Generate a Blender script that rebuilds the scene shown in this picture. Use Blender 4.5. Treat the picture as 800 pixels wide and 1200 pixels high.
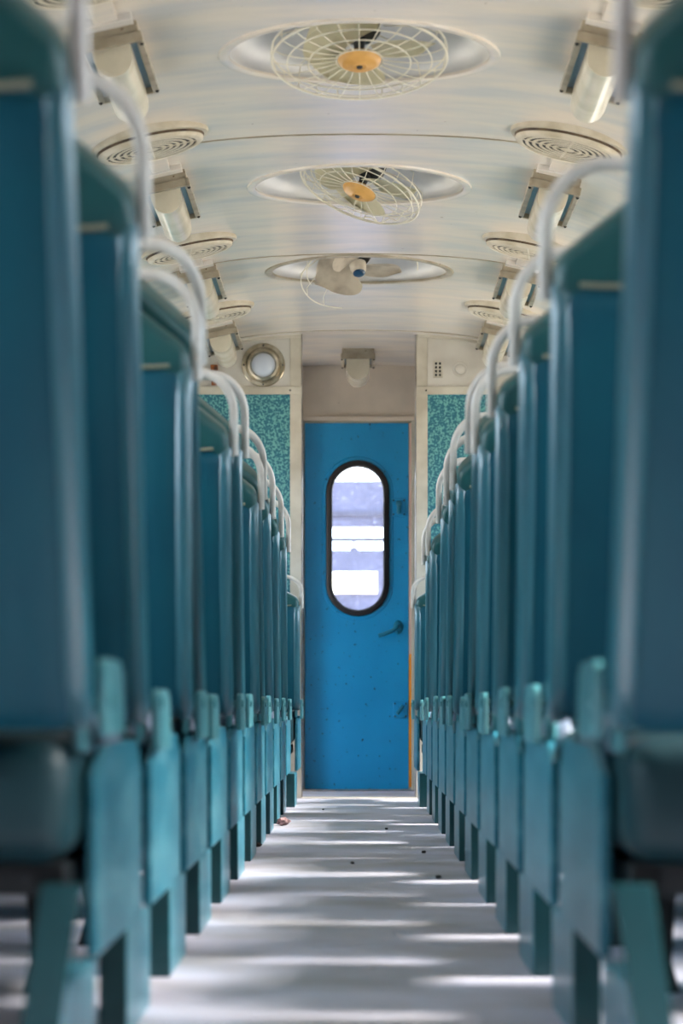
import bpy, bmesh, math, random
from mathutils import Vector, Matrix, Euler
random.seed(7)
for o in list(bpy.data.objects): bpy.data.objects.remove(o, do_unlink=True)
S = bpy.context.scene
C = S.collection
PI = math.pi

# ------------------------------------------------------------------ camera
F = 3350.0                      # focal length in pixels of the 1200 px frame height
CAMZ = 0.46
cd = bpy.data.cameras.new('camera')
cam = bpy.data.objects.new('camera', cd); C.objects.link(cam)
cam.location = (0, 0, CAMZ); cam.rotation_euler = (PI/2, 0, 0)
cd.sensor_fit = 'VERTICAL'; cd.sensor_height = 36; cd.sensor_width = 24
cd.lens = F/1200*36
cd.shift_x = -21/1200; cd.shift_y = 227/1200
cd.clip_start = 0.05; cd.clip_end = 200
cd.dof.use_dof = True; cd.dof.focus_distance = 11.0; cd.dof.aperture_fstop = 4.6
S.camera = cam

# ------------------------------------------------------------------ light
w = bpy.data.worlds.new('sky'); S.world = w; w.use_nodes = True
nt = w.node_tree; nt.nodes.clear()
bg = nt.nodes.new('ShaderNodeBackground'); out = nt.nodes.new('ShaderNodeOutputWorld')
bg.inputs[0].default_value = (0.72, 0.86, 1.0, 1); bg.inputs[1].default_value = 9.2
nt.links.new(bg.outputs[0], out.inputs[0])

sd = bpy.data.lights.new('sun', 'SUN'); sd.energy = 28; sd.angle = math.radians(26); sd.color = (1, .95, .88)
sun = bpy.data.objects.new('sun', sd); C.objects.link(sun)
sun.rotation_euler = Vector((0.74, 0.0, 0.67)).to_track_quat('Z', 'Y').to_euler()   # from the right, high

S.view_settings.view_transform = 'Standard'; S.view_settings.look = 'None'
S.view_settings.gamma = 1; S.view_settings.use_curve_mapping = False
S.view_settings.exposure = 0.0

# ------------------------------------------------------------------ materials
def lin(r, g, b):
    f = lambda c: (c/255/12.92) if c/255 <= .04045 else ((c/255+.055)/1.055)**2.4
    return (f(r), f(g), f(b), 1)
def mat(name, col, rough=.5, metal=0, col2=None, scale=6, stretch=(1,1,1), lo=.4, hi=.65, bump=0, bscale=20, bstretch=None,
        coat=0, speck=None, spscale=60, splo=.62, transl=0, spec=.5, rough2=None, detail=5):
    m = bpy.data.materials.new(name); m.use_nodes = True
    n = m.node_tree.nodes; l = m.node_tree.links; p = n['Principled BSDF']
    p.inputs['Base Color'].default_value = col; p.inputs['Roughness'].default_value = rough; p.inputs['Metallic'].default_value = metal
    p.inputs['Coat Weight'].default_value = coat; p.inputs['Specular IOR Level'].default_value = spec
    tc = n.new('ShaderNodeTexCoord')
    def noise(sc, st, det=detail):
        mp = n.new('ShaderNodeMapping'); mp.inputs['Scale'].default_value = st; l.new(tc.outputs['Object'], mp.inputs[0])
        t = n.new('ShaderNodeTexNoise'); t.inputs['Scale'].default_value = sc; t.inputs['Detail'].default_value = det
        l.new(mp.outputs[0], t.inputs[0]); return t
    def ramp(src, a, b):
        r = n.new('ShaderNodeMapRange'); r.inputs[1].default_value = a; r.inputs[2].default_value = b; l.new(src, r.inputs[0]); return r.outputs[0]
    cur = None
    if col2:
        t = noise(scale, stretch); fac = ramp(t.outputs[0], lo, hi)
        mx = n.new('ShaderNodeMix'); mx.data_type = 'RGBA'
        l.new(fac, mx.inputs[0]); mx.inputs[6].default_value = col; mx.inputs[7].default_value = col2
        cur = mx.outputs[2]
        if rough2 is not None:
            mr = n.new('ShaderNodeMapRange'); l.new(fac, mr.inputs[0]); mr.inputs[3].default_value = rough; mr.inputs[4].default_value = rough2
            l.new(mr.outputs[0], p.inputs['Roughness'])
    if speck:
        t = noise(spscale, (1,1,1), 3); fac = ramp(t.outputs[0], splo, splo+.06)
        mx = n.new('ShaderNodeMix'); mx.data_type = 'RGBA'; l.new(fac, mx.inputs[0])
        if cur: l.new(cur, mx.inputs[6])
        else: mx.inputs[6].default_value = col
        mx.inputs[7].default_value = speck; cur = mx.outputs[2]
    if cur: l.new(cur, p.inputs['Base Color'])
    if bump:
        t = noise(bscale, bstretch or (1,1,1), 3); b = n.new('ShaderNodeBump'); b.inputs['Strength'].default_value = bump
        b.inputs['Distance'].default_value = .02; l.new(t.outputs[0], b.inputs['Height']); l.new(b.outputs[0], p.inputs['Normal'])
    return m

M = {}
M['ceiling'] = mat('ceiling_paint', lin(232,221,208), .2, col2=lin(212,208,206), scale=2.2, stretch=(1,3,1), bump=.35, bscale=1.6, bstretch=(.8,1.3,1), speck=lin(150,140,128), spscale=35, splo=.74)
M['white'] = mat('wall_white_paint', lin(210,206,198), .4, col2=lin(194,188,178), scale=4, speck=lin(150,130,110), spscale=50, splo=.73, bump=.05)
M['vestwhite'] = mat('vestibule_white_paint', lin(224,210,194), .4, col2=lin(204,192,178), scale=3, speck=lin(140,120,100), spscale=40, splo=.72)
M['trim'] = mat('trim_paint', lin(206,200,186), .35, col2=lin(180,172,156), scale=5)
M['metaltrim'] = mat('aluminium_trim', lin(190,184,180), .3, metal=.85, col2=lin(120,110,100), scale=8)
M['speckle'] = mat('speckled_laminate', lin(32,104,124), .35, col2=lin(108,172,170), scale=95, lo=.46, hi=.6, detail=2)
M['floor'] = mat('floor_grey', lin(206,205,222), .62, col2=lin(168,164,166), scale=2.6, lo=.42, hi=.7, bump=.25, bscale=9, speck=lin(86,78,72), spscale=26, splo=.72)
M['door'] = mat('door_blue_paint', lin(4,144,204), .36, col2=lin(12,152,212), scale=3, bump=.08, bscale=90, speck=lin(2,58,92), spscale=46, splo=.655)
M['rubber'] = mat('black_rubber', lin(22,22,28), .45)
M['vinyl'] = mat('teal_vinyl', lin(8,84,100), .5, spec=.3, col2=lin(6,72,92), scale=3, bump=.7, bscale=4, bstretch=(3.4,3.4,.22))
M['edge'] = mat('edge_sheen_vinyl', lin(42,106,120), .32, spec=1.0, coat=.3, col2=lin(34,96,112), scale=5, bump=.25, bscale=6, bstretch=(2,2,.3))  # edge highlight put into a paler, glossier copy of the seat vinyl
M['vinyltop'] = mat('green_teal_vinyl', lin(20,78,80), .42, col2=lin(24,84,86), scale=3, bump=.3, bscale=8)
M['piping'] = mat('tan_piping', lin(130,130,110), .5)
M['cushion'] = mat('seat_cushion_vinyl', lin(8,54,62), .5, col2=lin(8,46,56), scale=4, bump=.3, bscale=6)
M['panel'] = mat('seat_panel_paint', lin(38,112,132), .3, col2=lin(86,146,160), scale=5, stretch=(1,.6,3), lo=.45, hi=.7, bump=.08, bscale=20)
M['leg'] = mat('seat_leg_shade', lin(8,62,68), .4, col2=lin(14,72,78), scale=6)  # shade on the camera-facing leg fronts put into a darker colour
M['bracket'] = mat('pale_teal_metal', lin(70,138,146), .4, col2=lin(104,156,164), scale=14, speck=lin(70,70,60), spscale=50, splo=.68)
M['arm'] = mat('worn_grey_metal', lin(108,116,136), .5, col2=lin(84,100,116), scale=16)
M['handle'] = mat('white_painted_tube', lin(218,212,204), .3, col2=lin(198,190,180), scale=12, coat=.3)
M['dark'] = mat('dark_underframe_iron', lin(20,26,30), .5)
M['fixture'] = mat('lamp_frame_paint', lin(176,166,148), .4, col2=lin(150,138,118), scale=12, speck=lin(100,78,56), spscale=40, splo=.68)
M['diffuser'] = mat('lamp_cover_plastic', lin(226,218,200), .22, col2=lin(208,200,180), scale=8)
M['trough'] = mat('lamp_tray_sky_tint', lin(110,140,160), .3, metal=.4)  # blue sky reflection put into the tray colour
M['vent'] = mat('vent_cream_paint', lin(216,206,188), .4, col2=lin(196,184,160), scale=14, speck=lin(130,80,44), spscale=16, splo=.72)
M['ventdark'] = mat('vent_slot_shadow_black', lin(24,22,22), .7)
M['ventgap'] = mat('grimy_gap', lin(104,84,62), .7, col2=lin(60,44,34), scale=20)
M['hardware'] = mat('door_hardware_paint', lin(20,118,150), .35)
M['dome'] = mat('polished_dome', lin(222,220,216), .38, metal=.15, col2=lin(196,198,204), scale=3, bump=.15, bscale=5)
M['wire'] = mat('cream_guard_wire', lin(228,222,206), .35)
M['blade'] = mat('cream_fan_blade', lin(232,226,200), .4, col2=lin(218,212,184), scale=8)
M['bladegrey'] = mat('beige_fan_blade', lin(226,216,200), .5, col2=lin(196,184,168), scale=14)
M['hub'] = mat('orange_hub_cap', lin(224,172,98), .4, col2=lin(208,154,80), scale=16)
M['motor'] = mat('dark_motor', lin(44,46,50), .45, col2=lin(70,66,60), scale=12)
M['hubblue'] = mat('blue_motor_cap', lin(24,66,100), .35)
M['chrome'] = mat('worn_nickel', lin(204,196,180), .22, metal=.9, col2=lin(160,150,130), scale=14)
M['lens'] = mat('frosted_lens', lin(196,206,222), .15, coat=.5)
M['rust'] = mat('rusty_copper', lin(168,96,40), .6, col2=lin(70,40,24), scale=30)
M['orange'] = mat('orange_seal_strip', lin(244,150,20), .5)
M['pinkstrip'] = mat('pale_pink_strip', lin(226,196,180), .5)
M['debris'] = mat('crumpled_paper', lin(176,140,140), .8, col2=lin(90,70,70), scale=40)
M['crumb'] = mat('dark_crumb', lin(50,40,34), .8)
M['dust'] = mat('floor_grit', lin(96,88,82), .9)
M['coach'] = mat('lavender_grey_coach_paint', lin(58,62,92), .6, col2=lin(48,52,80), scale=3, speck=lin(96,100,130), spscale=30, splo=.6)
M['coachdark'] = mat('coach_end_fitting', lin(34,36,60), .6)
M['signwhite'] = mat('pale_board', lin(250,248,236), .6)
M['ground'] = mat('ballast', lin(205,190,170), .9, col2=lin(180,165,148), scale=3)
M['roof_light_block'] = mat('light_block_shell', lin(120,124,130), .6)  # for the unseen shell that blocks light above the ceiling
gm = bpy.data.materials.new('dusty_glass'); gm.use_nodes = True
_n = gm.node_tree.nodes; _l = gm.node_tree.links; _n.clear()
_o = _n.new('ShaderNodeOutputMaterial'); _t = _n.new('ShaderNodeBsdfTransparent'); _g = _n.new('ShaderNodeBsdfGlossy'); _g.inputs[1].default_value = .05
_d = _n.new('ShaderNodeBsdfTranslucent'); _d.inputs[0].default_value = lin(200,205,235)
_a = _n.new('ShaderNodeMixShader'); _b = _n.new('ShaderNodeMixShader'); _a.inputs[0].default_value = .06; _b.inputs[0].default_value = .10
_nz = _n.new('ShaderNodeTexNoise'); _nz.inputs['Scale'].default_value = 45; _tc = _n.new('ShaderNodeTexCoord'); _l.new(_tc.outputs['Object'], _nz.inputs[0])
_mr = _n.new('ShaderNodeMapRange'); _mr.inputs[1].default_value = .5; _mr.inputs[2].default_value = .75; _mr.inputs[3].default_value = .012; _mr.inputs[4].default_value = .05
_l.new(_nz.outputs[0], _mr.inputs[0]); _l.new(_mr.outputs[0], _b.inputs[0])
_l.new(_t.outputs[0], _a.inputs[1]); _l.new(_g.outputs[0], _a.inputs[2]); _l.new(_a.outputs[0], _b.inputs[1]); _l.new(_d.outputs[0], _b.inputs[2]); _l.new(_b.outputs[0], _o.inputs[0])
M['glass'] = gm

# ------------------------------------------------------------------ helpers
def obj(name, bm, m, parent=None, smooth=False, loc=None, rot=None, angle=40):
    me = bpy.data.meshes.new(name); bmesh.ops.recalc_face_normals(bm, faces=bm.faces); bm.to_mesh(me); bm.free()
    ms = m if isinstance(m, (list, tuple)) else [m]
    for q in ms: me.materials.append(q)
    if smooth:
        me.polygons.foreach_set('use_smooth', [True]*len(me.polygons))
        try: me.set_sharp_from_angle(angle=math.radians(angle))
        except Exception: pass
    o = bpy.data.objects.new(name, me); C.objects.link(o)
    if parent: o.parent = parent
    if loc is not None: o.location = loc
    if rot is not None: o.rotation_euler = rot
    return o
def root(name, loc, label, cat, group=None, rot=(0,0,0)):
    o = bpy.data.objects.new(name, None); C.objects.link(o); o.location = loc; o.rotation_euler = rot
    o.empty_display_size = .1
    return tag(o, label, cat, group)
def tag(o, label, cat, group=None, kind=None):
    o['label'] = label; o['category'] = cat
    if group: o['group'] = group
    if kind: o['kind'] = kind
    return o
def struct(name, bm, m, smooth=False, label=None):
    o = obj(name, bm, m, smooth=smooth); o['kind'] = 'structure'
    if label: o['label'] = label
    return o
def box(bm, x0, x1, y0, y1, z0, z1, bev=0, seg=2, mi=0):
    vs = [bm.verts.new((x, y, z)) for x in (x0, x1) for y in (y0, y1) for z in (z0, z1)]
    idx = [(0,1,3,2),(4,6,7,5),(0,4,5,1),(2,3,7,6),(0,2,6,4),(1,5,7,3)]
    fs = [bm.faces.new([vs[i] for i in f]) for f in idx]
    for f in fs: f.material_index = mi
    if bev:
        es = list({e for f in fs for e in f.edges})
        r = bmesh.ops.bevel(bm, geom=es, offset=bev, segments=seg, affect='EDGES', profile=.5)
        for f in r['faces']: f.material_index = mi
def prism(bm, pts, a0, a1, axis, bev=0, seg=2, mi=0):
    """pts: polygon in the plane normal to axis ('x': (y,z), 'y': (x,z), 'z': (x,y))"""
    def P(p, a): return {'x': (a, p[0], p[1]), 'y': (p[0], a, p[1]), 'z': (p[0], p[1], a)}[axis]
    A = [bm.verts.new(P(p, a0)) for p in pts]; B = [bm.verts.new(P(p, a1)) for p in pts]
    n = len(pts)
    fs = [bm.faces.new(A), bm.faces.new(B[::-1])] + [bm.faces.new((A[i], B[i], B[(i+1)%n], A[(i+1)%n])) for i in range(n)]
    for f in fs: f.material_index = mi
    if bev:
        es = list({e for f in fs for e in f.edges})
        r = bmesh.ops.bevel(bm, geom=es, offset=bev, segments=seg, affect='EDGES', profile=.5)
        for f in r['faces']: f.material_index = mi
def tube(bm, pts, r, n=10, closed=False, cap=True):
    pts = [Vector(p) for p in pts]; rings = []; N = len(pts); prev = None
    for i, p in enumerate(pts):
        if closed: t = pts[(i+1) % N]-pts[i-1]
        else: t = pts[min(i+1, N-1)]-pts[max(i-1, 0)]
        t.normalize()
        if prev is None:
            u = t.orthogonal().normalized()
        else:
            u = (prev-t*prev.dot(t)).normalized()
        prev = u; v = t.cross(u)
        rings.append([bm.verts.new(p+(u*math.cos(2*PI*k/n)+v*math.sin(2*PI*k/n))*r) for k in range(n)])
    m = N if closed else N-1
    for i in range(m):
        A = rings[i]; B = rings[(i+1) % N]
        sh = 0
        if closed and i == N-1:
            sh = min(range(n), key=lambda s: sum((A[k].co-B[(k+s) % n].co).length for k in range(n)))
        for k in range(n): bm.faces.new((A[k], A[(k+1)%n], B[(k+1+sh)%n], B[(k+sh)%n]))
    if cap and not closed:
        bm.faces.new(rings[0][::-1]); bm.faces.new(rings[-1])
def lathe(bm, prof, n=48, cap0=False, cap1=False, cx=0, cy=0):
    rings = []
    for r, z in prof:
        if r < 1e-5: rings.append([bm.verts.new((cx, cy, z))])
        else: rings.append([bm.verts.new((cx+r*math.cos(2*PI*k/n), cy+r*math.sin(2*PI*k/n), z)) for k in range(n)])
    for A, B in zip(rings, rings[1:]):
        for k in range(n):
            k2 = (k+1) % n
            if len(A) == 1 and len(B) > 1: bm.faces.new((A[0], B[k], B[k2]))
            elif len(B) == 1 and len(A) > 1: bm.faces.new((A[k], A[k2], B[0]))
            elif len(A) > 1: bm.faces.new((A[k], A[k2], B[k2], B[k]))
    if cap0 and len(rings[0]) > 1: bm.faces.new(rings[0][::-1])
    if cap1 and len(rings[-1]) > 1: bm.faces.new(rings[-1])
def arc(c, r, a0, a1, n, plane='xz', y=0):
    o = []
    for i in range(n+1):
        a = a0+(a1-a0)*i/n
        o.append((c[0]+r*math.cos(a), y, c[1]+r*math.sin(a)) if plane == 'xz' else (c[0]+r*math.cos(a), c[1]+r*math.sin(a), y))
    return o
def NB(): return bmesh.new()

# ------------------------------------------------------------------ the carriage shell
CZ = CAMZ+1.85                     # ceiling crown
def cz(x): return CZ-.07*x*x-.11*x**4
def cslope(x): return math.atan(-(.14*x+.44*x**3))
HW = 1.38; YB = -2.0; YW = 14.2; YD = 15.5; YE = 15.62
# floor
bm = NB(); box(bm, -HW-.05, HW+.05, YB, YE+.3, -.06, 0); struct('floor', bm, M['floor'], label='grey worn carriage floor with dirt')
# ceiling with round openings for the fan recesses
FANS = [8.09, 10.15, 12.12]; RR = .375; SQ = .5
bm = NB()
def grid(xs, ys):
    V = [[bm.verts.new((x, y, cz(x))) for x in xs] for y in ys]
    for j in range(len(ys)-1):
        for i in range(len(xs)-1): bm.faces.new((V[j][i], V[j][i+1], V[j+1][i+1], V[j+1][i]))
def fr(a, b, n): return [a+(b-a)*i/n for i in range(n+1)]
allf = [FANS[0]-2.03*k for k in range(3, 0, -1)]+FANS
ysx = [YB]+[q for f in allf for q in (f-SQ, f+SQ)]+[YE]
grid(fr(-HW-.05, -SQ, 22), fr(YB, YE, 40)); grid(fr(SQ, HW+.05, 22), fr(YB, YE, 40))
for a, b in zip(ysx[0::2], ysx[1::2]): grid(fr(-SQ, SQ, 24), fr(a, b, max(2, int((b-a)/.25))))
for f in allf:
    N = 96; rings = []
    for k in range(N):
        a = 2*PI*(k+.0)/N; c, s = math.cos(a), math.sin(a); q = SQ/max(abs(c), abs(s))
        rings.append([(c*(RR+(q-RR)*t), f+s*(RR+(q-RR)*t)) for t in (0, .3, .65, 1)])
    V = [[bm.verts.new((x, y, cz(x))) for x, y in r] for r in rings]
    for k in range(N):
        for j in range(3): bm.faces.new((V[k][j], V[k][j+1], V[(k+1)%N][j+1], V[(k+1)%N][j]))
struct('ceiling', bm, M['ceiling'], smooth=True, label='glossy off-white arched carriage ceiling')
# outer roof shell, unseen, added to block light from above
bm = NB(); xs = fr(-HW-.12, HW+.12, 30)
V = [[bm.verts.new((x, y, cz(min(abs(x), HW))+.3)) for x in xs] for y in (YB-.1, YE+.1)]
for i in range(30): bm.faces.new((V[0][i], V[0][i+1], V[1][i+1], V[1][i]))
struct('roof_light_block', bm, M['roof_light_block'], smooth=True)
# side walls with window openings
WP = 1.63; PC = [5.3+WP*k for k in range(-6, 6)]          # pillar centres
for s, nm in ((-1, 'left'), (1, 'right')):
    bm = NB(); xa, xb = sorted((s*HW, s*(HW+.08)))
    box(bm, xa, xb, YB, YW+.1, -.06, .88); box(bm, xa, xb, YB, YE, 1.68, 2.35)
    for p in PC:
        box(bm, xa, xb, max(YB, p-.24), min(YW+.1, p+.24), .88, 1.68)
    box(bm, xa, xb, YE-.82, YE, -.06, 1.68)  # unseen vestibule doorway narrowed for a sharper shadow edge on the door
    if s > 0: box(bm, xa, xb, YW, YE, -.06, 1.68)  # unseen right side closed so vestibule light comes only from the left
    box(bm, xa, xb, YB, PC[4]+.15, .88, 1.68)  # unseen windows near the camera walled up to darken the near seats
    struct('wall_'+nm, bm, M['white'])
    for i in range(len(PC)-1):
        a, b = PC[i]+.24, PC[i+1]-.24
        if b < 2.3: continue
        a = max(a, PC[4]+.15)
        fb = NB(); xc = s*(HW-.005); x0, x1 = sorted((xc, xc+s*.03))
        for (p, q, u, v) in ((a-.02, a+.03, .86, 1.70), (b-.03, b+.02, .86, 1.70), (a+.03, b-.03, .86, .90), (a+.03, b-.03, 1.66, 1.70), (a+.03, b-.03, 1.47, 1.49)):
            box(fb, x0, x1, p, q, u, v)
        struct('window_%d' % (i+1+(20 if s > 0 else 0)), fb, M['metaltrim'])
bm = NB(); box(bm, -HW-.08, HW+.08, YB-.1, YB, -.06, 2.7); struct('wall_rear', bm, M['white'])
bm = NB(); box(bm, -60, 60, -40, 70, -1.3, -1.2); struct('ground', bm, M['ground'])

# end wall (saloon bulkhead) ------------------------------------------------
OL, OR = -.288, .282
bm = NB()
box(bm, -HW, OL, YW, YW+.05, 0, 2.33); box(bm, OR, HW, YW, YW+.05, 0, 2.33)
struct('wall_end', bm, M['white'], label='off-white bulkhead either side of the gangway opening')
for s, (a, b), nm in ((-1, (-HW+.01, OL-.056), 'left'), (1, (OR+.056, HW-.01), 'right')):
    bm = NB(); box(bm, a, b, YW-.008, YW, .12, 2.005); struct('wall_end_laminate_'+nm, bm, M['speckle'], label='teal speckled laminate panel, %s of the gangway' % nm)
    bm = NB(); xx = sorted((s*(HW-.01), (OL if s < 0 else OR))); box(bm, xx[0], xx[1], YW-.014, YW, 2.005, 2.045, .002)
    struct('trim_%d' % (1 if s < 0 else 2), bm, M['trim'])
    j = OL if s < 0 else OR; a, b = sorted((j, j+s*.056))
    bm = NB(); box(bm, a, b, YW-.012, YW, 0, 2.005, .002); box(bm, a, b, YW-.008, YW, 2.045, cz(j), .002)
    struct('trim_%d' % (3 if s < 0 else 4), bm, M['trim'])
    bm = NB(); a, b = sorted((j, j-s*.004)); box(bm, a, b, YW-.012, YW+.12, 0, cz(j)); struct('trim_%d' % (5 if s < 0 else 6), bm, M['metaltrim'])
    bm = NB(); xs_ = fr(.29*s, s*1.3, 16)
    for x0, x1 in zip(xs_, xs_[1:]):
        vs = []
        for yy in (YW-.02, YW):
            for xx in (x0, x1):
                for dz in (0, -.014): vs.append(bm.verts.new((xx, yy, cz(xx)+dz)))
        for f in ((0,1,3,2),(4,6,7,5),(1,5,7,3)): bm.faces.new([vs[i] for i in f])
    struct('trim_%d' % (7 if s < 0 else 8), bm, M['trim'])
    # screws along the rail
# vestibule back wall with the doorway
DL, DR, DT = -.296, .266, 1.992
bm = NB()
box(bm, -HW, DL-.02, YD+.02, YE, -.02, 2.35); box(bm, DR+.022, HW, YD+.02, YE, -.02, 2.35); box(bm, DL-.02, DR+.022, YD+.02, YE, DT+.012, 2.35)
struct('wall_vestibule', bm, M['vestwhite'])
bm = NB(); box(bm, DL-.03, DR+.03, YD, YD+.03, DT+.012, DT+.038, .003); struct('trim_9', bm, M['vestwhite'])
bm = NB(); box(bm, DL-.028, DL-.006, YD-.05, YD+.03, 0, DT+.012, .003); struct('trim_10', bm, M['metaltrim'])
bm = NB(); box(bm, DR+.016, DR+.05, YD-.05, YD+.03, 0, DT+.012, .003); struct('trim_11', bm, M['trim'])
bm = NB(); box(bm, DR+.003, DR+.015, YD-.005, YD+.02, .74, DT); struct('trim_12', bm, M['pinkstrip'])
bm = NB(); box(bm, DR+.003, DR+.015, YD-.005, YD+.02, .02, .74); struct('trim_13', bm, M['orange'], label='orange strip down the edge of the blue door')
bm = NB(); box(bm, DL-.03, DL+.012, YD+.047, YE, -.02, DT+.03); box(bm, DR-.012, DR+.03, YD+.047, YE, -.02, DT+.03); box(bm, DL-.03, DR+.03, YD+.047, YE, DT-.012, DT+.03)
box(bm, DL-.03, DL-.0005, YD+.01, YD+.05, 0, DT+.014); box(bm, DR+.0005, DR+.03, YD+.01, YD+.05, 0, DT+.014); box(bm, DL-.03, DR+.03, YD+.01, YD+.05, DT+.0005, DT+.014)
struct('trim_30', bm, M['trim'])
# partition beside the door on the left of the vestibule
bm = NB(); box(bm, -.36, -.325, YD-.11, YD+.02, 0, 2.32); struct('wall_partition', bm, M['vestwhite'])
# thresholds
bm = NB(); box(bm, DL-.02, DR+.03, YD-.10, YD+.05, 0, .008, .002); struct('trim_14', bm, M['metaltrim'], label='scuffed door sill')
bm = NB(); box(bm, OL, OR, YW-.05, YW+.1, 0, .006, .002); struct('trim_15', bm, M['trim'])
# ceiling joints
for k, y in enumerate((6.82, 9.25, 11.70, 14.08)):
    bm = NB(); xs_ = fr(-1.2, 1.2, 60); 
    for x0, x1 in zip(xs_, xs_[1:]):
        vs = [bm.verts.new((xx, yy, cz(xx)-dz)) for yy, dz in ((y-.006, 0), (y-.0055, .0035), (y+.0055, .0035), (y+.006, 0)) for xx in (x0, x1)]
        for i in (0, 2, 4): bm.faces.new((vs[i], vs[i+1], vs[i+3], vs[i+2]))
    struct('trim_%d' % (16+k), bm, M['fixture'])

# ------------------------------------------------------------------ the door
def stadium(cx, czz, hw, hh, n=14):
    """points anticlockwise of a round-ended upright slot"""
    p = []
    for i in range(n+1):
        a = PI*i/n; p.append((cx+hw*math.cos(a), czz+hh-hw+hw*math.sin(a)))
    for i in range(n+1):
        a = PI+PI*i/n; p.append((cx+hw*math.cos(a), czz-hh+hw+hw*math.sin(a)))
    return p
door = root('door_1', ((DL+DR)/2, YD, 0), 'blue steel end door with a tall round-ended window', 'door')
dx0 = (DL+DR)/2; door['kind'] = 'structure'
wx = -.009-dx0; wz = (1.79+.946)/2; whh = (1.79-.946)/2; whw = .171
hole = stadium(wx, wz, whw-.012, whh-.012)
bm = NB()
X0, X1, Z0, Z1 = DL-dx0, DR-dx0, .008, DT
cxh, czh = wx, wz
n = len(hole)
def proj(px, pz):
    vx, vz = px-cxh, pz-czh
    t = min([((X1 if vx > 0 else X0)-cxh)/vx if abs(vx) > 1e-6 else 9e9, ((Z1 if vz > 0 else Z0)-czh)/vz if abs(vz) > 1e-6 else 9e9])
    return (cxh+vx*t, czh+vz*t)
outer = [proj(*p) for p in hole]
def side(p):
    if abs(p[0]-X1) < 1e-5: return 'R'
    if abs(p[0]-X0) < 1e-5: return 'L'
    return 'T' if abs(p[1]-Z1) < 1e-5 else 'B'
corner = {('R','T'):(X1,Z1),('T','L'):(X0,Z1),('L','B'):(X0,Z0),('B','R'):(X1,Z0)}
for yy, flip in ((0, 0), (.045, 1)):
    H = [bm.verts.new((p[0], yy, p[1])) for p in hole]; O = [bm.verts.new((p[0], yy, p[1])) for p in outer]
    for i in range(n):
        j = (i+1) % n; a, b = side(outer[i]), side(outer[j])
        if a == b: bm.faces.new((H[i], O[i], O[j], H[j]))
        else:
            c = corner.get((a, b)) or corner.get((b, a)); cv = bm.verts.new((c[0], yy, c[1])); bm.faces.new((H[i], O[i], cv, O[j], H[j]))
    if yy == 0: H0, O0 = H, O
for i in range(n):
    j = (i+1) % n; bm.faces.new((H0[i], H0[j], H[j], H[i]))
for a, b in (((X0,Z0),(X1,Z0)), ((X1,Z0),(X1,Z1)), ((X1,Z1),(X0,Z1)), ((X0,Z1),(X0,Z0))):
    bm.faces.new([bm.verts.new(q) for q in ((a[0],0,a[1]),(b[0],0,b[1]),(b[0],.045,b[1]),(a[0],.045,a[1]))])
obj('door_leaf', bm, M['door'], door)
# pressed ridge round the gasket, gasket, pane
def ring(hwo, hwi, dh, y0, y1, name, m, parent):
    bm = NB(); A = stadium(wx, wz, hwo, whh+hwo-whw); B = stadium(wx, wz, hwi, whh+hwi-whw); q = len(A)
    r = [[bm.verts.new((p[0], y, p[1])) for p in L] for L, y in ((A, y1), (A, y0+.004), ([(a[0]*.85+b[0]*.15, a[1]*.85+b[1]*.15) for a, b in zip(A, B)], y0), ([(a[0]*.2+b[0]*.8, a[1]*.2+b[1]*.8) for a, b in zip(A, B)], y0), (B, y0+.006), (B, y1))]
    for u, v in zip(r, r[1:]+r[:1]):
        for i in range(q): bm.faces.new((u[i], u[(i+1)%q], v[(i+1)%q], v[i]))
    return obj(name, bm, m, parent, smooth=True)
ring(whw+.022, whw-.002, 0, -.004, .01, 'pressed_ridge', M['door'], door)
ring(whw, whw-.033, 0, -.018, .05, 'window_gasket', M['rubber'], door)
bm = NB(); prism(bm, stadium(wx, wz, whw-.03, whh-.03), .02, .026, 'y'); obj('window_pane', bm, M['glass'], door)
def latch_plate(x, z, wv, hv):
    bm = NB(); box(bm, x-wv/2, x+wv/2, -.006, 0, z-hv/2, z+hv/2, .003); p = obj('latch_plate', bm, M['door'], door)
    for a in (-1, 1):
        for b in (-1, 1):
            s_ = NB(); lathe(s_, [(0, .004), (.004, .003), (.005, 0)], 10); o = obj('screw', s_, M['rubber'], p, loc=(x+a*wv*.38, -.006, z+b*hv*.38), rot=(PI/2, 0, 0))
    return p
p = latch_plate(.213-dx0, 1.535, .075, .10)
bm = NB(); box(bm, .203-dx0, .223-dx0, -.035, -.006, 1.50, 1.545, .006); box(bm, .198-dx0, .228-dx0, -.022, -.006, 1.54, 1.57, .008); obj('latch_knob', bm, M['hardware'], p, smooth=True)
p = latch_plate(.222-dx0, .437, .078, .09)
bm = NB(); tube(bm, [(.235-dx0, -.012, .46), (.225-dx0, -.025, .445), (.205-dx0, -.03, .415)], .009, 10); obj('latch_bolt', bm, M['hardware'], p, smooth=True)
bm = NB(); lathe(bm, [(0, .022), (.016, .02), (.022, .008), (.026, 0)], 20); bmesh.ops.scale(bm, vec=(1, 1.5, 1), verts=bm.verts)
p = obj('handle_rose', bm, M['hardware'], door, smooth=True, loc=(.21-dx0, 0, .885), rot=(PI/2, 0, 0))
bm = NB(); tube(bm, [(.21-dx0, -.02, .89), (.205-dx0, -.045, .885), (.18-dx0, -.055, .866), (.135-dx0, -.055, .848), (.105-dx0, -.05, .838)], .011, 12); obj('lever_handle', bm, M['hardware'], door, smooth=True)

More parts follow.
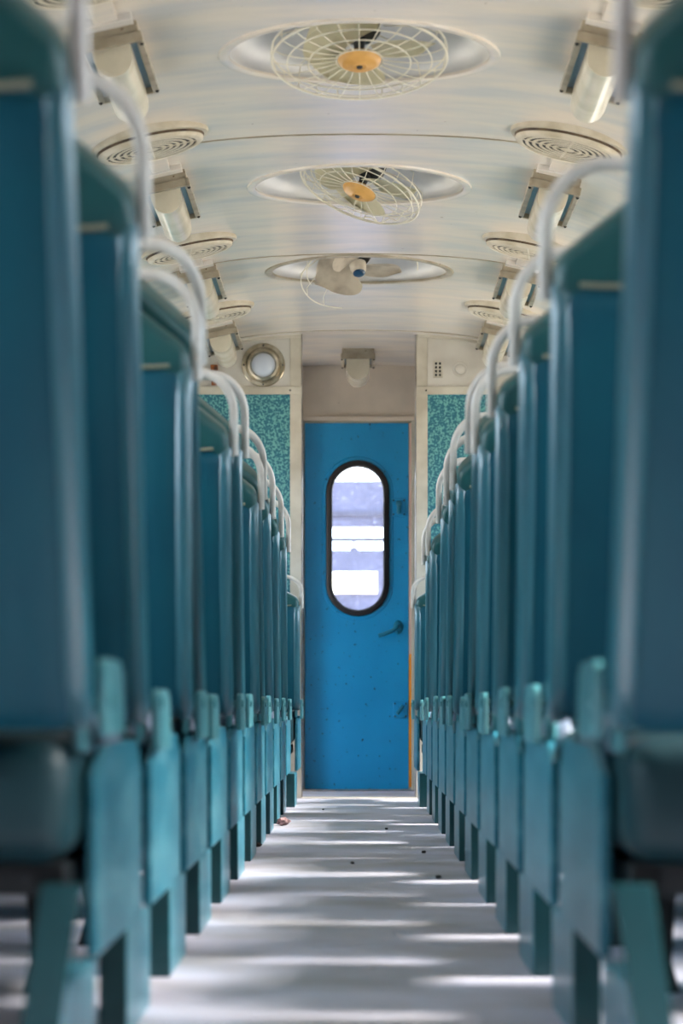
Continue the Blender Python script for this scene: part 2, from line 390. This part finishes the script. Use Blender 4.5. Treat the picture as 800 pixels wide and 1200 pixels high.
# ------------------------------------------------------------------ what stands outside, seen through the pane
YO = 21.0; so = F/YO
def oz(y): return CAMZ+(827-y)/so
def ox(x): return (x-421)/so
cr = root('railway_coach', (0, YO, -1.2), 'hazy lavender-grey coach end seen through the door window', 'railway coach')
def op(name, boxes, m):
    bm = NB()
    for b in boxes: box(bm, *b)
    for v in bm.verts: v.co -= Vector((0, YO, -1.2))
    return obj(name, bm, m, cr)
op('body', [(-1.4, 1.4, YO, YO+.12, oz(600), oz(564)), (-1.4, 1.4, YO, YO+.12, oz(617), oz(605)), (-1.4, 1.4, YO, YO+.12, -.6, oz(645))], M['coach'])
op('side_wall', [(-1.4, -1.25, YO+.12, YO+1.5, -.6, oz(564)), (1.25, 1.4, YO+.12, YO+1.5, -.6, oz(564))], M['coach'])
op('roof_rail', [(-1.42, 1.42, YO-.03, YO+.12, oz(605), oz(600))], M['coachdark'])
op('window_bar', [(-1.4, 1.4, YO+.02, YO+.08, oz(634), oz(630)), (ox(413.5), ox(416), YO+.02, YO+.08, oz(645), oz(634)), (ox(410), ox(419.5), YO, YO+.08, oz(645), oz(642))], M['coachdark'])
op('pale_board', [(-.6, ox(442), YO-.03, YO, oz(696), oz(670))], M['signwhite'])

# ------------------------------------------------------------------ ceiling fans
def fan(y, tilt, roll, label, style):
    t = root('ceiling_fan', (0, y, CZ), label, 'ceiling fan', 'fans in the round ceiling recesses')
    bm = NB(); R2 = RR+.002; prof = [(R2*math.cos(a), -.0+.15*math.sin(a)) for a in fr(0, PI/2, 14)]
    prof = [(max(0, r), z) for r, z in prof]; prof[-1] = (0, .15); prof.insert(0, (R2, -.004)); lathe(bm, prof, 72)
    for v in bm.verts: v.co.z += (cz(v.co.x)-CZ)*max(0, 1-v.co.z/.15)
    obj('recess_dome', bm, M['dome'], t, smooth=True)
    bm = NB(); lathe(bm, [(RR-.006, .004), (RR-.006, -.005), (RR+.004, -.009), (RR+.022, -.006), (RR+.026, .002)], 96)
    for v in bm.verts: v.co.z += cz(v.co.x)-CZ
    obj('recess_rim', bm, M['ceiling'] if style != 2 else M['fixture'], t, smooth=True)
    # swivel head: everything that tilts
    mot = NB(); lathe(mot, [(0, .17), (.05, .17), (.062, .15), (.062, .085), (.05, .07), (.02, .065), (.012, .02), (0, .02)], 32)
    R = Euler((tilt, roll, 0)).to_matrix().to_4x4(); off = Matrix.Translation((0, 0, -.022))
    def put(bm_, name, m, parent=t, angle=40):
        bm_.transform(off @ R); return obj(name, bm_, m, parent, smooth=True, angle=angle)
    motor = put(mot, 'motor', M['motor'])
    yk = NB(); tube(yk, [(0, 0, .1), (0, .0, .15)], .02, 12); obj('stem', yk, M['motor'], t, smooth=True)
    # blades: broad rounded paddles, twisted
    base = {0: math.radians(115), 1: math.radians(95), 2: math.radians(152)}[style]
    for k in range(3):
        a = base+2*PI*k/3; b = NB(); nr, nw = 12, 8; V = []
        for i in range(nr+1):
            u = i/nr; r = .035+.185*u; wd = (.112 if style < 2 else .108)*math.sin(PI*min(1, .12+u*.88)**.8)**.5+.004 if u < 1 else .004
            row = []
            for j in range(nw+1):
                q = (j/nw-.5)*2; row.append(b.verts.new((r-.03*q*q*u, q*wd, (.026 if style < 2 else .045)+q*wd*(.32 if style < 2 else .5)*(1-.4*u)+.012*(1-q*q))))
            V.append(row)
        for i in range(nr):
            for j in range(nw): b.faces.new((V[i][j], V[i+1][j], V[i+1][j+1], V[i][j+1]))
        bmesh.ops.solidify(b, geom=b.faces[:], thickness=.003)
        b.transform(Matrix.Rotation(a, 4, 'Z')); put(b, 'blade', M['blade'] if style < 2 else M['bladegrey'])
    GR = .248 if style == 0 else (.222 if style == 1 else .25)
    cg = NB()
    def circ(r, z, rad, a0=0, a1=2*PI, wob=0):
        nn = 64
        if abs(a1-a0) > 6.28: tube(cg, [(r*math.cos(2*PI*i/nn)+wob*math.sin(i*.7), r*math.sin(2*PI*i/nn), z+wob*math.cos(i*.9)) for i in range(nn)], rad, 6, closed=True)
        else: tube(cg, [(r*math.cos(a0+(a1-a0)*i/nn), r*math.sin(a0+(a1-a0)*i/nn), z+wob*math.cos(i*.4)) for i in range(nn+1)], rad, 6)
    if style < 2:
        circ(GR, 0, .0038); circ(GR, .03, .0025); circ(.145, -.013, .002); circ(.205, -.012, .002); circ(.066, -.003, .002)
        ns = 24
        for k in range(ns):
            if style == 1 and k in (2, 3, 7): continue
            a = 2*PI*k/ns+.06*(style); c, s_ = math.cos(a), math.sin(a)
            pts = [(.055, .0), (.1, -.008), (.145, -.013), (.19, -.013), (.225*GR/.248, -.008), (GR, .0), (GR+.002, .03), (GR-.01, .075), (.17, .1), (.07, .105)]
            jit = .012*random.uniform(-1, 1)*(style)
            tube(cg, [(r*c-jit*s_*(r > .1), r*s_+jit*c*(r > .1), z) for r, z in (pts if k % 3 == 0 else pts[:7])], .0017, 5)
        if style == 1:
            circ(.175, -.016, .0022, .2, 2.3, .008); circ(.19, .02, .0022, 0, 2*PI)
        h = NB(); lathe(h, [(0, -.022), (.02, -.022), (.022, -.02), (.045, -.017), (.058, -.009), (.062, .0), (.058, .006), (0, .006)], 36); put(h, 'hub_cap', M['hub'])
        e = NB(); lathe(e, [(0, -.027), (.008, -.026), (.01, -.02)], 14); put(e, 'hub_badge', M['motor'])
    else:
        circ(GR, 0, .0028, PI*.62, PI*2.05, .003); circ(GR-.03, .035, .002, PI*.9, PI*1.35)
        for a in (2.3, 2.75, 3.2, 3.7, 5.4, 6.1):
            c, s_ = math.cos(a), math.sin(a); tube(cg, [(r*c, r*s_, z) for r, z in ((GR, 0), (GR-.004, .04), (.17, .1), (.07, .105))], .002, 5)
        h = NB(); lathe(h, [(0, .004), (.022, .006), (.031, .016), (.034, .03), (.036, .055)], 28); put(h, 'shaft_collar', M['bladegrey'])
        e = NB(); lathe(e, [(0, -.002), (.02, 0), (.026, .006), (.026, .01)], 24); put(e, 'motor_cap', M['hubblue'])
    put(cg, 'wire_guard', M['wire'])
    return t
fan(FANS[0], math.radians(-14), math.radians(-1), 'ceiling fan with orange hub facing down the aisle, nearest and largest of the three', 0)
fan(FANS[1], math.radians(-15), math.radians(20), 'ceiling fan with orange hub and bent guard swung to the left, middle recess', 1)
fan(FANS[2], math.radians(-26), math.radians(-9), 'bare-bladed ceiling fan with dark blue motor cap and broken guard, farthest recess', 2)

# ------------------------------------------------------------------ ceiling lamps
def lamp_meshes():
    L = .64; W = .165
    a = NB(); box(a, -W/2, W/2, 0, L, -.012, .03, .003); obj_a = a
    bmr = NB()   # raised rim of the base tray
    for (x0, x1, y0, y1) in ((-W/2-.006, -W/2+.012, -.006, L+.006), (W/2-.012, W/2+.006, -.006, L+.006), (-W/2, W/2, -.006, .012), (-W/2, W/2, L-.012, L+.006)):
        box(bmr, x0, x1, y0, y1, -.034, -.006, .003)
    c = NB()    # U-section cover
    pr = [(-.052, -.012)]+[(.05*math.cos(t), -.058+.05*math.sin(t)) for t in fr(PI, 2*PI, 12)]+[(.052, -.012)]
    prism(c, pr, .02, L-.02, 'y')
    e = []
    for x in (-W/2, W/2):
        for y in (.03, L-.03): e.append(NB()); lathe(e[-1], [(0, -.041), (.005, -.038), (.006, -.033)], 10, cx=x, cy=y)
    t = NB(); box(t, -W/2+.012, W/2-.012, .012, L-.012, -.016, -.012)
    return a, bmr, c, e, t
_proto = None
def copy_tree(src, parent=None):
    c = src.copy(); C.objects.link(c); c.parent = parent
    for ch in list(src.children): copy_tree(ch, c)
    return c
def lamp(x, y, label, group=True, rz=0):
    global _proto
    if _proto is None:
        t = root('ceiling_lamp', (0,0,0), label, 'ceiling lamp')
        a, r_, c, e, tr = lamp_meshes()
        obj('base_plate', a, M['fixture'], t); obj('base_rim', r_, M['fixture'], t); obj('tray', tr, M['trough'], t)
        obj('cover', c, M['diffuser'], t, smooth=True); [obj('screw', q, M['rubber'], t) for q in e]
        _proto = t
    else: t = copy_tree(_proto)
    t.location = (x, y, cz(x)-.026 if group else cz(x)-.02); t.rotation_euler = (0, -cslope(x), rz); t['label'] = label
    if group: t['group'] = 'lamps along both sides of the ceiling'
    return t
ords = ['nearest', 'second from the camera', 'third from the camera', 'farthest, against the bulkhead']
LX = .665
for s, nm in ((-1, 'left'), (1, 'right')):
    for k, y in enumerate((7.55, 9.65, 11.7, 13.45)):
        lamp(s*LX, y, 'white troffer lamp with U-shaped cover on the %s of the ceiling, %s' % (nm, ords[k]))
lamp(-.008, 14.80, 'small white lamp over the blue end door', group=False)
for ch in [c for c in bpy.data.objects if c.name.startswith('ceiling_lamp') and abs(c.location.x) < .1 and c.parent is None]:
    ch.scale = (1, .62, 1)
    for q in ch.children:
        if q.name.startswith('cover'): q.scale = (1.2, 1, 1.3)

# ------------------------------------------------------------------ round vents
_vp = None
def vent(x, y, label):
    global _vp
    if _vp is None:
        t = root('ceiling_vent', (0,0,0), label, 'ceiling vent')
        b = NB(); lathe(b, [(.19, .03), (.19, -.012), (.186, -.018), (.172, -.020), (.170, -.026), (.168, -.034), (.16, -.040), (.146, -.040), (.143, -.028)], 72)
        obj('vent_ring', b, M['vent'], t, smooth=True)
        b = NB(); lathe(b, [(.1735, -.0195), (.1735, -.0215), (.1695, -.0275), (.1690, -.0245)], 72); obj('vent_gap', b, M['ventgap'], t)
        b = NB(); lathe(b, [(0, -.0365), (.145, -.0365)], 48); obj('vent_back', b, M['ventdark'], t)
        b = NB()
        for r in (.131, .109, .087, .065, .043):
            lathe(b, [(r+.0055, -.036), (r+.005, -.0385), (r-.005, -.0385), (r-.0055, -.036), (r+.0055, -.036)], 56)
        lathe(b, [(0, -.0395), (.022, -.0385), (.024, -.035)], 24)
        for a in (0, PI/2, PI, 3*PI/2):
            c, s = math.cos(a), math.sin(a); tube(b, [(c*.02, s*.02, -.035), (c*.144, s*.144, -.035)], .0045, 6)
        obj('louvre', b, M['vent'], t, smooth=True)
        _vp = t
    else: t = copy_tree(_vp)
    t.location = (x, y, cz(x)-.004); t.rotation_euler = (0, -cslope(x), random.uniform(-.1, .1)); t['label'] = label; t['group'] = 'round vents along both sides of the ceiling'
    return t
vo = ['at the top edge, nearest', 'behind the nearest lamp', 'behind the second lamp', 'in front of the farthest lamp']
for s, nm in ((-1, 'left'), (1, 'right')):
    for k, y in enumerate((6.98, 9.04, 11.12, 12.98)):
        if k == 0: y = 7.0
        vent(s*LX, y, 'round cream louvred vent on the %s of the ceiling, %s' % (nm, vo[k]))
# conduit covers between vent and lamp
for s, nm in ((-1, 'left'), (1, 'right')):
    for k, (a, b) in enumerate(((7.24, 7.53), (9.26, 9.62), (11.33, 11.67), (13.19, 13.42))):
        bm = NB(); box(bm, -.032, .032, 0, b-a-.06, -.012, .02, .002); box(bm, -.07, .07, b-a-.07, b-a-.01, -.018, .02, .002)
        o = obj('conduit_cover', bm, M['ceiling'], loc=(s*LX, a, cz(LX)-.002), rot=(0, -cslope(s*LX), 0))
        tag(o, 'small stepped conduit cover on the %s of the ceiling, %s' % (nm, ['in front of the nearest lamp','in front of the second lamp','in front of the third lamp','in front of the farthest lamp'][k]), 'conduit cover', 'conduit covers between vents and lamps')

# ------------------------------------------------------------------ fittings on the bulkhead
def wallpos(px, py, y=YW): s = F/y; return (px-421)/s, CAMZ+(827-py)/s
x, z = wallpos(308.5, 428)
t = root('porthole_lamp', (x, YW, z), 'round nickel-rimmed porthole lamp on the bulkhead left of the gangway', 'wall lamp', rot=(PI/2, 0, 0))
bm = NB(); lathe(bm, [(.108, 0), (.108, .008), (.104, .012), (.088, .013), (.084, .009), (.082, .009), (.078, .022), (.066, .024), (.060, .014), (.056, .010)], 56); obj('rim', bm, M['chrome'], t, smooth=True)
bm = NB(); lathe(bm, [(.060, .010), (.05, .022), (.03, .030), (0, .033)], 40); obj('lens', bm, M['lens'], t, smooth=True)
for k in range(4):
    a = PI/2*k; bm = NB(); lathe(bm, [(0, .017), (.004, .016), (.005, .012)], 10, cx=.096*math.cos(a), cy=.096*math.sin(a)); obj('screw', bm, M['rubber'], t)
x, z = wallpos(513, 433)
t = root('slotted_plate', (x, YW, z), 'small rectangular plate with eight slots, right of the gangway', 'wall plate')
bm = NB(); box(bm, -.024, .024, -.006, 0, -.042, .042, .002); obj('plate', bm, M['trim'], t)
for i in range(4):
    for j in range(2):
        bm = NB(); box(bm, -.015+.019*j, -.004+.019*j, -.0075, -.005, -.034+.019*i, -.022+.019*i, .001); obj('slot', bm, M['ventdark'], t)
x, z = wallpos(539, 433)
t = root('round_button', (x, YW, z), 'round white push button beside the slotted plate', 'button', rot=(PI/2, 0, 0))
bm = NB(); lathe(bm, [(.038, 0), (.038, .006), (.034, .009), (.028, .008), (.026, .005)], 36); obj('ring', bm, M['white'], t, smooth=True)
bm = NB(); lathe(bm, [(.025, .002), (.024, .014), (.018, .018), (0, .018)], 30); obj('button', bm, M['white'], t, smooth=True)
x, z = wallpos(586, 412)
t = root('oval_lamp', (x, YW, z), 'oval lamp on the bulkhead, half hidden behind the right-hand handles', 'wall lamp', rot=(PI/2, 0, 0))
bm = NB(); lathe(bm, [(.05, 0), (.05, .008), (.04, .014), (.032, .01)], 36); bmesh.ops.scale(bm, vec=(.6, 1, 1), verts=bm.verts); obj('rim', bm, M['white'], t, smooth=True)
bm = NB(); lathe(bm, [(.034, .008), (.02, .018), (0, .02)], 30); bmesh.ops.scale(bm, vec=(.6, 1, 1), verts=bm.verts); obj('lens', bm, M['lens'], t, smooth=True)
x, z = wallpos(590, 435)
t = root('wall_switch', (x, YW, z), 'small switch box with dark knob under the oval lamp', 'switch')
bm = NB(); box(bm, -.036, .036, -.016, 0, -.026, .026, .006, 3); obj('box', bm, M['white'], t, smooth=True)
bm = NB(); box(bm, -.006, .02, -.028, -.014, -.01, .008, .004); obj('knob', bm, M['rubber'], t)
x, z = wallpos(251, 434)
t = root('rusty_bracket', (x, YW, z), 'rusty copper fitting on the bulkhead by the left-hand lamp', 'bracket')
bm = NB(); box(bm, -.018, .018, -.02, 0, -.008, .026, .004); box(bm, -.014, .016, -.03, -.01, -.032, -.012, .004); obj('clip', bm, M['rust'], t)
bm = NB(); box(bm, -.014, .014, -.014, 0, -.075, -.05, .004); obj('clip', bm, M['rust'], t)
for x_, y_ in ((279, 457), (340, 457), (499, 459), (555, 459)):
    xx, zz = wallpos(x_, y_, YW); 
    bm = NB(); lathe(bm, [(0, .005), (.004, .004), (.005, 0)], 10)
    o = obj('rail_screw', bm, M['rubber'], loc=(xx, YW-.0135, 2.025), rot=(PI/2, 0, 0))
    tag(o, 'dark screw head in the cream rail, %s' % {279:'left of the porthole lamp',340:'left corner of the gangway',499:'right corner of the gangway',555:'right of the round button'}[x_], 'screw', 'screws in the bulkhead rail')

# ------------------------------------------------------------------ seats
PITCH = .9; ROW0 = 3.45
# pivot offsets of each seat back: (bottom, top) measured along the car from the near end of its panel
LROWS = [(-.12,-.35), (-.14,-.34), (.05,.02), (-.38,-.68), (-.06,-.2), (-.24,-.42), (0,-.12), (-.4,-.72), (-.35,-.7), (-.3,-.52), (-.2,-.34), (.12,.06)]
RROWS = [(-.18,-.44), (-.02,-.13), (-.06,-.2), (-.08,-.22), (-.10,-.26), (-.5,-.76), (-.2,-.45), (-.4,-.7), (-.42,-.72), (-.02,-.15), (-.1,-.3), (.12,.06)]
def seat_meshes(s):
    """s = +1 right of the aisle, -1 left; x given as distance outwards from the aisle edge"""
    D = {}
    def fin(bm, name, m, smooth=True):
        if s < 0:
            for v in bm.verts: v.co.x *= -1
            bmesh.ops.reverse_faces(bm, faces=bm.faces)
        bmesh.ops.recalc_face_normals(bm, faces=bm.faces)
        me = bpy.data.meshes.new(name); bm.to_mesh(me); bm.free(); me.materials.append(m)
        if smooth:
            me.polygons.foreach_set('use_smooth', [True]*len(me.polygons)); me.set_sharp_from_angle(angle=math.radians(50))
        D[name] = me
    # x=0 is the aisle face of the panel
    b = NB(); prism(b, [(0, .155), (0, .375), (.13, .412), (.62, .412), (.70, .37), (.70, .155)], 0, .014, 'x', .004, 2); fin(b, 'side_panel', M['panel'], False)
    b = NB(); prism(b, [(.12, .39), (.14, .43), (.2, .448), (.3, .450), (.42, .438), (.64, .40), (.64, .38)], .016, .044, 'x', .008, 3); fin(b, 'end_cap', M['arm'])
    b = NB(); box(b, .004, .042, -.40, .02, 0, .153, .003); fin(b, 'leg', M['panel'], False)
    b = NB(); box(b, .005, .043, -.408, -.396, 0, .152, .002); fin(b, 'leg_shade_plate', M['leg'], False)  # thin dark facing that stands for shade on the leg front
    b = NB(); prism(b, [(.006, 0), (.006, .12), (-.022, .27), (.022, .27), (.044, .12), (.044, 0)], -.412, -.398, 'y', .003); fin(b, 'leg_front_plate', M['leg'], False)
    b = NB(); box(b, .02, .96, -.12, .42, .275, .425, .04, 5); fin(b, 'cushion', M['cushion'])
    b = NB()
    for y in (-.08, .30): box(b, .03, .96, y, y+.04, .235, .275, .004)
    box(b, .03, .07, -.08, .34, .235, .272, .003); fin(b, 'underframe', M['dark'], False)
    b = NB(); prism(b, [(.185, 0), (.195, .05), (.165, .25), (.225, .25), (.205, .05), (.225, 0)], .22, .26, 'y', .004); fin(b, 'support_post', M['dark'], False)
    b = NB(); prism(b, [(.70, 0), (.72, .05), (.70, .25), (.76, .25), (.74, .05), (.76, 0)], .22, .26, 'y', .004); fin(b, 'support_post_outer', M['dark'], False)
    # backrest, local origin at its foot (z = .44)
    b = NB(); box(b, -.006, .93, -.06, .06, 0, .625, .042, 6); fin(b, 'backrest', M['vinyl'])
    b = NB(); prism(b, [(-.004, .58), (-.004, .655), (.165, .782), (.21, .798), (.93, .798), (.93, .58)], -.047, .047, 'y', .022, 4); fin(b, 'headrest', M['vinyltop'])
    b = NB(); tube(b, [(.010, .0, .012)]+[(.008, y_, z_) for y_, z_ in ((-.036, .03), (-.042, .06), (-.042, .2), (-.043, .35), (-.042, .5), (-.04, .57), (-.034, .60), (-.02, .615))], .0185, 14); fin(b, 'edge_highlight_roll', M['edge'])  # roll added along the aisle edge to carry the highlight
    b = NB(); tube(b, [(.03, -.056, .622), (.06, -.058, .620), (.5, -.058, .620), (.90, -.056, .622)], .004, 6); fin(b, 'piping', M['piping'])
    b = NB(); pts = [(-.016, 0, .60), (-.016, 0, .66)]+[(p[0], 0, p[2]) for p in arc((.072, .70), .088, PI, PI/2, 9)]+[(.11, 0, .788), (.21, 0, .784)]
    tube(b, pts, .0108, 12); fin(b, 'grab_handle', M['handle'])
    # swing plate on the aisle side, round topped, and its small keeper behind
    b = NB(); pr = [(0, -.078)]+[(0, 0)]+[(.03-.03*math.cos(t), .0+.014*math.sin(t)) for t in fr(0, PI/2, 4)][1:]+[(.20, .014)]+[(.24, 0), (.26, -.04), (.26, -.078)]
    prism(b, pr, -.020, -.008, 'x', .003); lathe(b, [(.0, 0)], 8) if False else None
    fin(b, 'swing_plate', M['bracket'], False)
    b = NB(); box(b, .004, .018, -.03, .05, -.06, .035, .006, 3); tube(b, [(-.024, .01, .0), (.02, .01, .0)], .009, 12); fin(b, 'back_bracket', M['bracket'])
    return D
def nth(k): return ['first', 'second', 'third', 'fourth', 'fifth', 'sixth', 'seventh', 'eighth', 'ninth', 'tenth', 'eleventh', 'twelfth'][k]
for s, rows, nm in ((-1, LROWS, 'left'), (1, RROWS, 'right')):
    D = seat_meshes(s)
    for k, (bo, to) in enumerate(rows):
        y0 = ROW0+PITCH*k; wbase = .316 if s < 0 else .290
        last = k == 11
        if last: wbase = .288 if s < 0 else .268
        feat = ''
        if k == 0: lab = 'big blurred teal seat with its cushion showing, nearest on the %s of the aisle' % nm
        elif last: lab = 'low-backed teal seat against the end bulkhead on the %s of the aisle' % nm
        elif k == 10: lab = 'tall teal seat just in front of the low-backed one on the %s' % nm
        else: lab = 'high-backed teal vinyl seat with white grab handle, %s from the camera on the %s' % (nth(k), nm)
        t = root('train_seat', (s*wbase, y0, 0), lab, 'train seat', 'teal seats %s of the aisle' % nm)
        def part(name, nm_, parent=t, loc=(0,0,0), rot=(0,0,0)):
            o = bpy.data.objects.new(nm_, D[name]); C.objects.link(o); o.parent = parent; o.location = loc; o.rotation_euler = rot; return o
        part('side_panel', 'side_panel'); part('end_cap', 'end_cap'); part('leg', 'leg'); part('leg_front_plate' if k == 0 else 'leg_shade_plate', 'leg_plate'); part('cushion', 'cushion')
        part('underframe', 'underframe'); part('support_post', 'support_post'); part('support_post_outer', 'support_post')
        ang = math.atan2(to-bo, .62)
        back = part('backrest', 'backrest', loc=(0, bo, .44), rot=(-ang, 0, 0))
        zs = ((((.672 if s < 0 else .655)) if bo < -.11 else .62)/.60)/math.cos(ang)
        back.scale = (1, 1, .80 if last else zs)
        for q in ('headrest', 'edge_highlight_roll', 'piping', 'grab_handle'): part(q, q, back)
        sw = bo+.02 if bo < -.11 else .10
        part('swing_plate', 'swing_plate', loc=(0, sw, .487-(.012 if k > 0 else -.012)+random.uniform(-.006, .006)))
        part('back_bracket', 'back_bracket', loc=(0, sw+.03, .465))
        if bo < -.11:   # the swing arm crosses the panel top
            bm = NB(); a = Vector((0, bo+.05, .455)); c = Vector((0, .42, .36)); d = (c-a).normalized(); nrm = Vector((0, -d.z, d.y))*.02
            pr = [(p.y, p.z) for p in (a-nrm, a+nrm, c+nrm, c-nrm)]; xa, xb = sorted((s*.016, s*.026)); prism(bm, pr, xa, xb, 'x', .002)
            obj('swing_arm', bm, M['arm'], t)

# ------------------------------------------------------------------ litter on the floor
def lump(name, x, y, r, m, label, cat, sq=.6, group=None):
    bm = NB(); bmesh.ops.create_icosphere(bm, subdivisions=3, radius=r)
    for v in bm.verts:
        h = math.sin(v.co.x/r*5+x*9)*math.cos(v.co.y/r*4.2)*math.sin(v.co.z/r*4.6+1)
        v.co *= 1+.28*h; v.co.z *= sq
    zmin = min(v.co.z for v in bm.verts)
    for v in bm.verts: v.co.z -= zmin
    return tag(obj(name, bm, m, loc=(x, y, 0), smooth=False), label, cat, group)
lump('crumpled_wrapper', -.292, 10.95, .026, M['debris'], 'crumpled pinkish wrapper on the floor by the left-hand seats', 'litter')
lump('dark_crumb', -.33, 9.3, .012, M['crumb'], 'dark crumb of dirt by a left-hand seat leg', 'litter')
lump('dark_crumb', -.02, 8.3, .006, M['crumb'], 'dark crumb alone in the middle of the aisle floor', 'litter')
lump('dark_crumb', .1, 10.6, .006, M['crumb'], 'dark crumb on the floor a little right of the aisle middle', 'litter')
lump('dark_crumb', -.16, 12.6, .005, M['crumb'], 'tiny dark crumb near the end door, left of middle', 'litter')
lump('dark_crumb', .2, 8.9, .007, M['crumb'], 'dark crumb on the floor beside the right-hand seat legs', 'litter')
lump('dark_crumb', .21, 7.6, .008, M['dust'], 'grey crumb nearest the camera beside the right-hand seat legs', 'litter')
